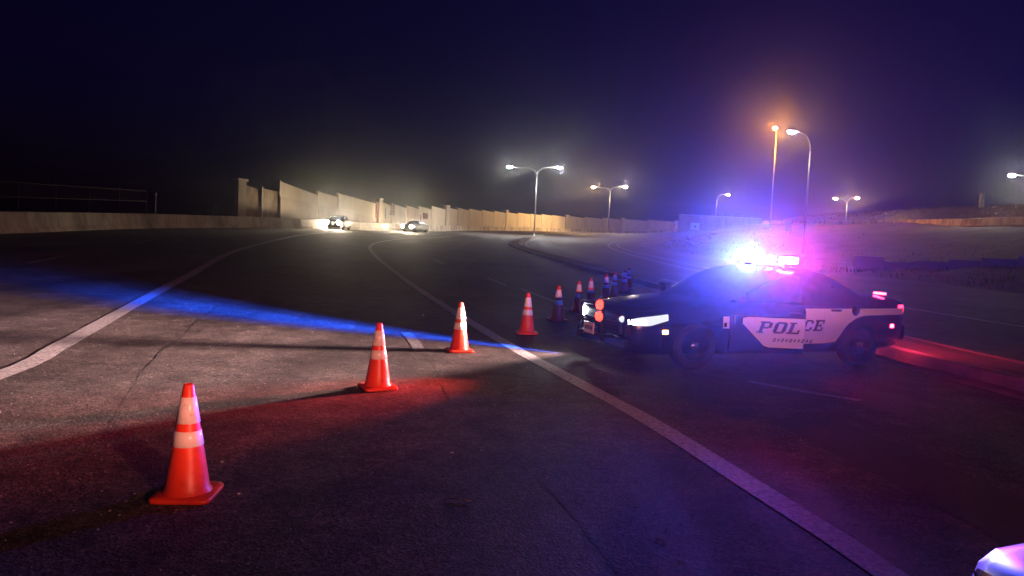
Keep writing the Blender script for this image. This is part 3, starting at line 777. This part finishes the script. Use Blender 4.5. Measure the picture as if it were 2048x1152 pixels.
LETTERS = {  # strokes: quads or boxes (x0,y0,x1,y1) in a 1 x 1 cell, slab serif
    'P': [(.12, 0, .36, 1), (.36, .86, .72, 1), (.36, .40, .72, .54), (.68, .47, .92, .93), (.0, 0, .48, .12), (.0, .88, .14, 1)],
    'O': [(.06, .14, .32, .86), (.68, .14, .94, .86), (.2, 0, .8, .16), (.2, .84, .8, 1), (.12, .06, .3, .2), (.7, .06, .88, .2), (.12, .8, .3, .94), (.7, .8, .88, .94)],
    'L': [(.12, 0, .38, 1), (.0, .88, .5, 1), (.0, 0, .9, .15), (.76, .15, .9, .38)],
    'I': [(.24, 0, .52, 1), (.08, 0, .68, .12), (.08, .88, .68, 1)],
    'C': [(.06, .14, .32, .86), (.2, 0, .8, .15), (.2, .85, .8, 1), (.70, .12, .9, .34), (.70, .66, .9, .88)],
    'E': [(.10, 0, .36, 1), (.0, 0, .86, .14), (.0, .86, .86, 1), (.36, .43, .66, .57), (.72, .1, .86, .34), (.72, .66, .86, .9), (.58, .34, .68, .66)],
    '.': [(.1, 0, .3, 1), (.3, .7, .7, 1), (.3, 0, .7, .3), (.6, .2, .8, .8)],
    ',': [(.3, 0, .55, 1), (.1, .4, .8, .6)]}
def lettering(name, text, x_start, z0, h, wc, slant, m, parent, lift, side=1, pivot=(0, 0, 0), adv=1.06):
    b = MB(); cx = 0
    for k, ch in enumerate(text):
        for q, (a0, b0, a1, b1) in enumerate(LETTERS[ch]):
            def pt(u, v, q=q):
                vv = v * h; xx = x_start - side * (cx + u * wc + vv * slant)
                return (xx - pivot[0], side * (side_y(xx, z0 + vv) + lift + q * .0003) - pivot[1], z0 + vv - pivot[2])
            b.grid(pt, np.linspace(a0, a1, 3), np.linspace(b0, b1, 4), False)
        cx += wc * adv * (.72 if ch in 'I' else 1)
    return b.build(name, m, parent)

def wheel(car, x, y, side, r=.35):
    w = empty('wheel', (x, y, r), 0, car)
    M = Matrix.Rotation(-side * math.pi / 2, 4, 'X')
    b = MB(); b.lathe([(.235, -.10), (.30, -.11), (r - .02, -.10), (r, -.07), (r, .07), (r - .02, .10), (.30, .11), (.235, .10)], 30, M); b.build('tyre', M_RUBBER, w)
    b = MB(); b.lathe([(.236, .10), (.225, .085), (.215, .02), (.20, .0), (.001, .01)], 30, M)
    b.build('rim', M_RIM, w)
    b = MB(); b.lathe([(.075, .06), (.07, .085), (.03, .10), (.001, .102)], 16, M); b.build('hub_cap', M_CHROME, w)
    return w

def body_mesh(paint, parent):
    b = MB(); n = 0; secs = []
    for x in ST:
        h = half_section(x); ring = [(x, y, z) for y, z in h] + [(x, -y, z) for y, z in h[-2:0:-1]]
        secs.append(ring)
    k = len(secs[0]); V = [p for s_ in secs for p in s_]
    b.add(V, [(i * k + j, i * k + (j + 1) % k, (i + 1) * k + (j + 1) % k, (i + 1) * k + j) for i in range(len(ST) - 1) for j in range(k)], True)
    b.add(secs[0], [tuple(range(k))]); b.add(secs[-1], [tuple(range(k))])
    o = b.build('body', paint, parent)
    cut = MB()
    for x in (1.52, -1.5):
        for s_ in (-1, 1):
            cut.lathe([(0.0005, 0), (.405, 0), (.405, .6), (.0005, .6)], 28, Matrix.Translation((x, s_ * .60, .36)) @ Matrix.Rotation(-s_ * math.pi / 2, 4, 'X'), False)
    c = cut.build('cutter', paint)
    md = o.modifiers.new('arches', 'BOOLEAN'); md.operation = 'DIFFERENCE'; md.object = c; md.solver = 'EXACT'
    bpy.context.view_layer.update()
    dg = bpy.context.evaluated_depsgraph_get(); par = o.parent
    me = bpy.data.meshes.new_from_object(o.evaluated_get(dg))
    o.modifiers.clear(); o.data = me; me.materials.clear(); me.materials.append(paint)
    bpy.data.objects.remove(c)
    # greenhouse
    g = MB(); rings = []
    for z in [.93, 1.0, 1.08, 1.15, 1.22, 1.28, 1.33, 1.37, 1.41, 1.435, 1.455, 1.468, 1.475]:
        w = gi(GW, z); ys = np.linspace(-w, w, 13)
        ring = [(gfront(y, z), y, z) for y in ys] + [(grear(y, z), y, z) for y in ys[::-1]]
        rings.append(ring)
    k = len(rings[0])
    g.add([p for r_ in rings for p in r_], [(i * k + j, i * k + (j + 1) % k, (i + 1) * k + (j + 1) % k, (i + 1) * k + j) for i in range(len(rings) - 1) for j in range(k)], True)
    g.add(rings[-1], [tuple(range(k))])
    g.build('roof', paint, parent)
    return o

def make_car(name, loc, yaw, paint, label, group, police=None, lens=M_HEADLENS, reflector=M_HEADLENS_DIM, door_open=0, lights=None, scale=1.0):
    car = empty(name, loc, yaw); tag(car, label, 'car', group); car.scale = (scale,) * 3
    body_mesh(paint, car)
    # glass
    b = MB(); b.grid(lambda u, v: (gfront(u * gi(GW, v), v) + .006, u * gi(GW, v), v + .004), np.linspace(-.86, .86, 13), np.linspace(1.03, 1.36, 7)); b.build('windshield', M_GLASSDARK, car)
    b = MB(); b.grid(lambda u, v: (grear(u * gi(GW, v), v) - .006, u * gi(GW, v), v + .004), np.linspace(-.82, .82, 13), np.linspace(1.12, 1.36, 7)); b.build('rear_window', M_GLASSDARK, car)
    HX = .98
    for s in (1, -1):
        opened = door_open if s == 1 else 0
        pv = (HX, s * side_y(HX, .6), 0)
        if True:
            d = side_patch('door', HX - .008, -.10, lambda x: .27, lambda x: itp(_ZS, x) - .015, paint, car, .006, s, 14, 10, .06, pv)
            d.location = pv; d.rotation_euler = (0, 0, -s * R(opened)); 
        def win(nm, x0, x1, parent, pivot, m=M_GLASSDARK, off=.006, zr=(1.0, 1.36)):
            b = MB(); b.grid(lambda v, u: (x0(v) + (x1(v) - x0(v)) * u - pivot[0], s * (gi(GW, v) + off) - pivot[1], v), np.linspace(*zr, 6), np.linspace(0, 1, 6)); return b.build(nm, m, parent)
        wp = pv
        if opened:
            win('window_frame', lambda z: gi(GF, z) - .16, lambda z: -.10, d, pv, M_TRIM, .004, (.97, 1.39))
        win('side_window', lambda z: gi(GF, z) - .24, lambda z: -.07, d, pv, M_GLASSDARK, .009)
        win('side_window', lambda z: -.18, lambda z: -.92 + (z - 1.0) * .1, car, (0, 0, 0))
        win('quarter_window', lambda z: -.98 + (z - 1.0) * .1, lambda z: gi(GR, z) + .36, car, (0, 0, 0), M_GLASSDARK, .006, (1.03, 1.30))
        rd = side_patch('door', -.115, -1.06, lambda x: .27 + max(0, (-.92 - x)) * 2.2, lambda x: itp(_ZS, x) - .015, paint, car, .006, s, 12, 10, .04)
        for hx, par, pvv in ((.05, d, pv), (-.92, rd, (0, 0, 0))):
            b = MB(); b.box((hx - pvv[0], s * (side_y(hx, .86) + .03) - pvv[1], .865), (.20, .03, .035), bevel=.01); b.build('handle', M_CHROME if police else paint, par)
        # mirror on the door
        b = MB(); b.box((.86 - pv[0], s * .99 - pv[1], 1.04), (.12, .22, .14), bevel=.035); b.box((.88 - pv[0], s * .885 - pv[1], 1.0), (.08, .10, .05)); b.build('mirror', paint, d)
        if police:
            lw = side_patch
            # front door white livery with the word running on to the rear door
            lw('livery_panel', .80, -.096, lambda x: .345 + max(0, x - .45) * .95, lambda x: .775 + max(0, x - .72) * -.2, M_VINYL, d, .010, s, 12, 8, 0, pv)
            lw('livery_panel', -.12, -.72, lambda x: .36, lambda x: .775 + np.clip((-.12 - x) * 3.0, 0, .115), M_VINYL, rd, .010, s, 14, 8)
            lw('livery_panel', -.72, -2.40, lambda x: np.interp(-x, [.72, .98, 1.04, 1.10, 1.2, 1.35, 1.5, 1.65, 2.4], [.36, .38, .46, .56, .665, .75, .785, .79, .80]),
               lambda x: .89 + .005 * (-x - .72), M_VINYL, car, .013, s, 26, 6)
            if s == 1:
                lettering('lettering', 'POL', .60, .555, .165, .20, .35, M_INK, d, .0125, s, pv)
                lettering('lettering', 'ICE', -.14, .555, .165, .20, .35, M_INK, rd, .0155, s)
                lettering('small_lettering', '.,.,.,,.,.', .36, .435, .05, .055, .35, M_INK, d, .0125, s, pv)
            else:
                lettering('lettering', 'POL', -.02, .555, .165, .20, .35, M_INK, d, .0125, s, pv)
            lw('fender_badge', 1.10, .99, lambda x: .60, lambda x: .77, M_VINYL, car, .008, s, 3, 4)
            lw('badge_print', 1.085, 1.035, lambda x: .62, lambda x: .68, M_INK, car, .0105, s, 3, 3)
            b = MB(); b.lathe([(.001, .0), (.075, .0), (.08, -.01)], 20, Matrix.Translation((-1.33, s * (side_y(-1.33, .86) + .017), .86)) @ Matrix.Rotation(-s * math.pi / 2, 4, 'X'), False); b.build('fuel_cap', M_TRIM, car)
            # rear red side marker, front amber marker
            b = MB(); b.box((-2.13, s * (side_y(-2.13, .62) + .004), .62), (.07, .03, .06), bevel=.012); b.build('side_marker', M_MARKER_RED, car)
            b = MB(); b.box((2.02, s * (side_y(2.02, .545) + .004), .545), (.085, .03, .055), bevel=.012); b.build('side_marker', M_AMBER, car)
        # headlight wrapping round the corner
        hl = lambda u, z: (u, s * (side_y(u, z) + .006), z)
        zt = lambda x: itp(_ZS, x) - .045
        zl = lambda x: .625 + max(0, 2.25 - x) * .30
        b = MB(); b.grid(lambda u, v: hl(u, zl(u) + max(.004, zt(u) - zl(u)) * v), np.linspace(2.515, 1.98, 12), np.linspace(0, 1, 5)); h_ = b.build('headlight', reflector, car)
        b = MB(); b.grid(lambda u, v: (u, s * (side_y(u, .64 + .06 * v) + .012), .638 + .062 * v), np.linspace(2.51, 2.30, 6), np.linspace(0, 1, 4)); b.build('headlight_lens', lens, h_)
        k_ = (1.35 if s < 0 else .8) if police else 3.0  # oncoming bulbs drawn oversize to stand in for headlight glare
        b = MB(); b.lathe([(.001, .05), (.03 * k_, .045), (.052 * k_, .025), (.058 * k_, 0)], 18, Matrix.Translation((2.525, s * .60, .69)) @ Matrix.Rotation(math.pi / 2, 4, 'Y')); b.build('headlight_bulb', (M_HEADBULB if s < 0 else M_HEADLENS_DIM) if police and lens is M_HEADLENS else lens, h_)
        # tail lamp
        b = MB(); b.grid(lambda u, v: (u, s * (side_y(u, .83 + .12 * v) + .008), .83 + .12 * v), np.linspace(-2.50, -2.26, 8), np.linspace(0, 1, 4)); b.build('tail_light', M_TAIL if police else M_LENS_OFF_R, car)
        for x in (1.52, -1.5): wheel(car, x, s * .825, s)
    def top_z(x, y):
        h = half_section(x)[7:][::-1]; return float(np.interp(abs(y), [p[0] for p in h], [p[1] for p in h]))
    b = MB(); b.grid(lambda u, v: (u, v * itp(_W, u) * .84, top_z(u, v * itp(_W, u) * .84) + .012), np.linspace(2.40, 1.28, 12), np.linspace(-1, 1, 15))
    for e_ in (-1, 1): b.grid(lambda u, v: (u, e_ * itp(_W, u) * .84, top_z(u, itp(_W, u) * .84) + .012 * v), np.linspace(2.40, 1.28, 12), [0, 1], False)
    b.grid(lambda v, u: (2.40, v * itp(_W, 2.4) * .84, top_z(2.4, v * itp(_W, 2.4) * .84) + .012 * u), np.linspace(-1, 1, 15), [0, 1], False)
    b.build('hood', paint, car)
    for s in (1, -1):
        side_patch('panel_gap', 2.075, 2.05, lambda x: .30, lambda x: itp(_ZS, x) + .002, M_INK, car, .003, s, 2, 12)
    # front: grille, bumper, plate
    b = MB(); b.box((2.535, 0, .56), (.03, 1.05, .17), bevel=.02); gr = b.build('grille', M_TRIM, car)
    for k in range(4):
        b = MB(); b.box((2.555, 0, .495 + .043 * k), (.02, 1.0, .014)); b.build('grille_bar', M_CHROME if not police else M_TRIM, gr)
    b = MB(); b.box((2.48, 0, .36), (.16, 1.56, .20), bevel=.05); b.build('bumper', paint, car)
    b = MB(); b.box((-2.46, 0, .50), (.16, 1.60, .26), bevel=.06); b.build('bumper', paint, car)
    b = MB(); b.box((-2.545, 0, .78), (.01, .31, .16), bevel=.003); b.build('licence_plate', M_PLATE, car)
    if police:
        # push bumper with its lamps
        if police.get('reds'):
            pb = MB()
            for y in (-.34, .34):
                pb.box((2.70, y, .62), (.05, .035, .54), bevel=.012); pb.box((2.60, y, .42), (.22, .05, .05))
            pb.tube([(2.70, -.36, .86), (2.70, .36, .86)], .03, 8); pb.tube([(2.70, -.36, .42), (2.70, .36, .42)], .03, 8)
            po = pb.build('push_bumper', M_TRIM, car)
            for z in (.86, .695):
                for y, m in ((.30, M_REDLAMP if police.get('reds') else M_LENS_OFF_R),):
                    b = MB(); b.lathe([(.001, .05), (.035, .047), (.06, .03), (.07, 0), (.07, -.02)], 20, Matrix.Translation((2.735, y, z)) @ Matrix.Rotation(math.pi / 2, 4, 'Y') ); b.build('strobe_lamp', m, po)
            b = MB(); b.box((2.745, .02, .50), (.012, .31, .16), bevel=.003); pl = b.build('licence_plate', M_PLATE, po)
            b = MB()
            for q in range(5): b.box((2.7525, .12 - q * .05, .50), (.003, .028, .06))
            b.build('plate_characters', M_INK, pl)
        # roof light bar
        lb = MB(); lb.box((-.36, 0, 1.515), (.26, 1.16, .035), bevel=.012); 
        for y in (-.45, .45): lb.box((-.36, y, 1.475), (.08, .05, .08))
        lo = lb.build('light_bar', M_TRIM, car)
        for k in range(8):
            y = -.5075 + k * .145; m = police['mods'][k]
            b = MB(); b.box((-.36, y, 1.585), (.27, .138, .10), bevel=.03); b.build('light_module', m, lo)
        b = MB(); b.box((-.36, 0, 1.642), (.20, 1.10, .016), bevel=.006); b.build('light_bar_cover', M_TRIM, lo)
        # deck lamp on the trunk
        b = MB(); b.box((-2.2, .55, 1.105), (.05, .22, .035), bevel=.01); b.build('deck_lamp', M_MARKER_RED if police.get('reds') else M_LENS_OFF_R, car)
    for nm, l, aim, w, half, blend, col in (lights or []):
        if isinstance(half, list): beam(nm, l, aim, w, half, blend, col, car, (.16 if 'headlight' in nm else .04))
        else: spot(nm, l, aim, w, half, blend, col, car, .05)
    return car

PYAW = R(201.1)
BARB = [(-18, 0), (-9, .03), (-4, .6), (0, 1), (40, 1), (75, .3)]
LOWB = [(-40, .003), (-20, .012), (-12, .06), (-7, .3), (-4.5, .62), (-3.2, .45), (-2.2, .14), (0, .01), (1, 0)]
LOW = [(-40, .003), (-20, .012), (-12, .055), (-7, .34), (-4.5, .72), (-2.8, .62), (-1.2, .22), (0, .04), (1.2, 0)]
def local_dir(deg_world, down, yaw):
    a = R(deg_world) - yaw; return (math.cos(a), math.sin(a), -math.tan(R(down)))
OFF_B, OFF_R = M_LENS_OFF_B, M_LENS_OFF_R
make_car('police_car', (3.51, 11.24, tz(3.5, 11.2)), PYAW, M_BLACKPAINT, 'black and white police sedan with flashing roof lights and ajar front door', 'police cars',
         {'mods': [M_BAR_BLUE, M_BAR_BLUE, M_BAR_BLUE, OFF_B, OFF_R, M_BAR_RED, OFF_R, M_BAR_RED], 'reds': True}, door_open=20, scale=.95,
         lights=[('headlight_beam', (2.80, -.66, .70), local_dir(190, 0, PYAW), P_HEAD, [(-37, 0), (-31, .45), (-24, .9), (0, 1), (28, .9), (36, .5), (44, 0)], LOW, (1, .62, .58)),
                 ('front_colour_beam', (2.80, -.70, .68), local_dir(150, 0, PYAW), P_HEAD_BLUE, [(-10, 0), (-5, .35), (-1.5, 1), (2.5, .9), (6, .3), (11, 0)], LOWB, (.015, .09, 1)),  # blue beam added for the blue fringe along the headlight patch
                 ('front_colour_beam', (2.80, .30, .86), local_dir(222, 6, PYAW), P_RED, 17, .8, (1, .06, .03)),
                 ('front_colour_beam', (2.80, .30, .70), local_dir(216, 6, PYAW), P_RED, 12, .8, (1, .06, .03)),
                 ('lightbar_beam', (-.36, -.42, 1.67), local_dir(20, 0, PYAW), P_BAR_BLUE * .12, [(-100, .5), (-60, 1), (60, 1), (100, .5)], BARB, (.03, .05, 1)),  # lightbar_beam lamps are added beside the modules to spread glow in the haze
                 ('lightbar_beam', (-.20, -.30, 1.585), local_dir(252, 0, PYAW), P_BAR_BLUE * .42, [(-80, .5), (-40, 1), (40, 1), (80, .5)], BARB, (.05, .10, 1)),
                 ('lightbar_beam', (-.30, .62, 1.585), local_dir(252, 0, PYAW), P_BAR_RED, [(-80, .5), (-40, 1), (40, 1), (80, .5)], BARB, (1, .03, .22)),
                 ('tail_beam', (-2.56, .62, .86), (-1, .3, -.25), 110, 75, .6, (1, .03, .08)),
                 ('tail_beam', (-2.56, -.62, .86), (-1, -.1, -.25), 110, 75, .6, (1, .03, .08))])
WYAW = R(100)
make_car('police_car', (2.74, -.34, 0), WYAW, M_WHITEPAINT, 'white police car corner intruding at the bottom right edge', 'police cars',
         {'mods': [OFF_B, M_BAR2_BLUE, OFF_B, OFF_B, OFF_R, OFF_R, M_BAR2_RED, OFF_R]}, lens=M_TRIM, reflector=M_CHROME, scale=1.1,
         lights=[('lightbar_beam', (.16, .40, 1.56), local_dir(108, 0, WYAW), P_BAR2 * 3.2, [(-38, 0), (-28, .55), (-20, .9), (0, 1), (50, 1), (80, .6)], [(-40, 0), (-22, .005), (-16, .04), (-12, .26), (-10, .31), (-6, .34), (-4.6, .85), (-3, 1), (-1, .7), (1, .15), (4, 0)], (1, .29, .19)),
                 ('lightbar_beam', (.16, -.40, 1.56), local_dir(72, 0, WYAW), P_BAR2 * .16, [(-40, .3), (-20, 1), (20, 1), (34, 0)], [(-30, 0), (-14, .05), (-8, .7), (-5, 1), (3, 1), (8, 0)], (.55, .25, 1))])
Y1 = math.atan2(-1, .02); Y2 = math.atan2(-.95, -.3)
FAR = (1, .80, .52)
make_car('oncoming_car', (-18.45, 78.6, tz(-18.4, 78.6)), Y1, M_GREYPAINT, 'oncoming car with glaring headlights nearest the barrier on the left', 'oncoming cars', lens=M_HEADLENS_FAR, reflector=M_CHROME,  # headlight_beam pattern is shaped to brighten the barrier and wall end
         lights=[('headlight_beam', (2.7, s * .6, .68), (1, 0, 0), 8000, [(-80, .08), (-55, .22), (-36, .5), (-24, .2), (-13, .10), (-8, .8), (-2, .3), (6, .03)], [(-30, .2), (-8, 1), (2, 1), (12, .7), (30, .55), (50, .1)], FAR) for s in (1, -1)] + [('headlight_glare', (2.72, s * .6, .70), (1, 0, 0), 7000, [(5, 0), (8, .5), (10.5, 1), (14, 1), (21, 0)], [(-1.2, 0), (-.5, .7), (0, 1), (.9, 1), (2.4, 0)], (1, .86, .62)) for s in (1, -1)])  # headlight_glare lamps are added, aimed towards the camera to make a halo
make_car('oncoming_car', (-13.4, 101.6, tz(-13.4, 101.6)), Y2, M_GREYPAINT, 'oncoming car farther back in front of the sound wall', 'oncoming cars', lens=M_HEADLENS_FAR, reflector=M_CHROME,  # this car's headlight_beam is shaped to light the sound wall evenly
         lights=[('headlight_beam', (2.7, s * .6, .68), (1, 0, 0), 9000, [(-73, .015), (-30, .025), (-13, .06), (-8.5, .12), (-5, .36), (-1, 1), (4, 1), (9, .25), (15, .02)], [(-30, .2), (-6, 1), (14, 1), (45, .5), (60, 0)], FAR) for s in (1, -1)] + [('headlight_glare', (2.72, s * .6, .70), (1, 0, 0), 7000, [(18, 0), (21, .5), (23.5, 1), (27, 1), (34, 0)], [(-1.2, 0), (-.5, .7), (0, 1), (.9, 1), (2.4, 0)], (1, .86, .62)) for s in (1, -1)], scale=1.05)  # extra headlight_glare lamps again, only for the glow round the headlights

# ------------------------------------------------------------------ haze, added to give the lamps a lens-like glow
b = MB(); b.box((0, 200, 11.5), (560, 560, 27))
hz = b.build('haze', M_TRIM); hz.data.materials.clear()
hm = bpy.data.materials.new('haze'); hm.use_nodes = True
hm.cycles.volume_sampling = 'EQUIANGULAR'
for n in list(hm.node_tree.nodes): hm.node_tree.nodes.remove(n)
out = hm.node_tree.nodes.new('ShaderNodeOutputMaterial'); pv = hm.node_tree.nodes.new('ShaderNodeVolumePrincipled')
pv.inputs['Color'].default_value = (.92, .92, .95, 1); pv.inputs['Density'].default_value = HAZE_DENSITY; pv.inputs['Anisotropy'].default_value = .94
hm.node_tree.links.new(pv.outputs['Volume'], out.inputs['Volume'])
hz.data.materials.append(hm); tag(hz, 'added thin haze that gives the lamps their glow', 'haze', None, 'stuff')
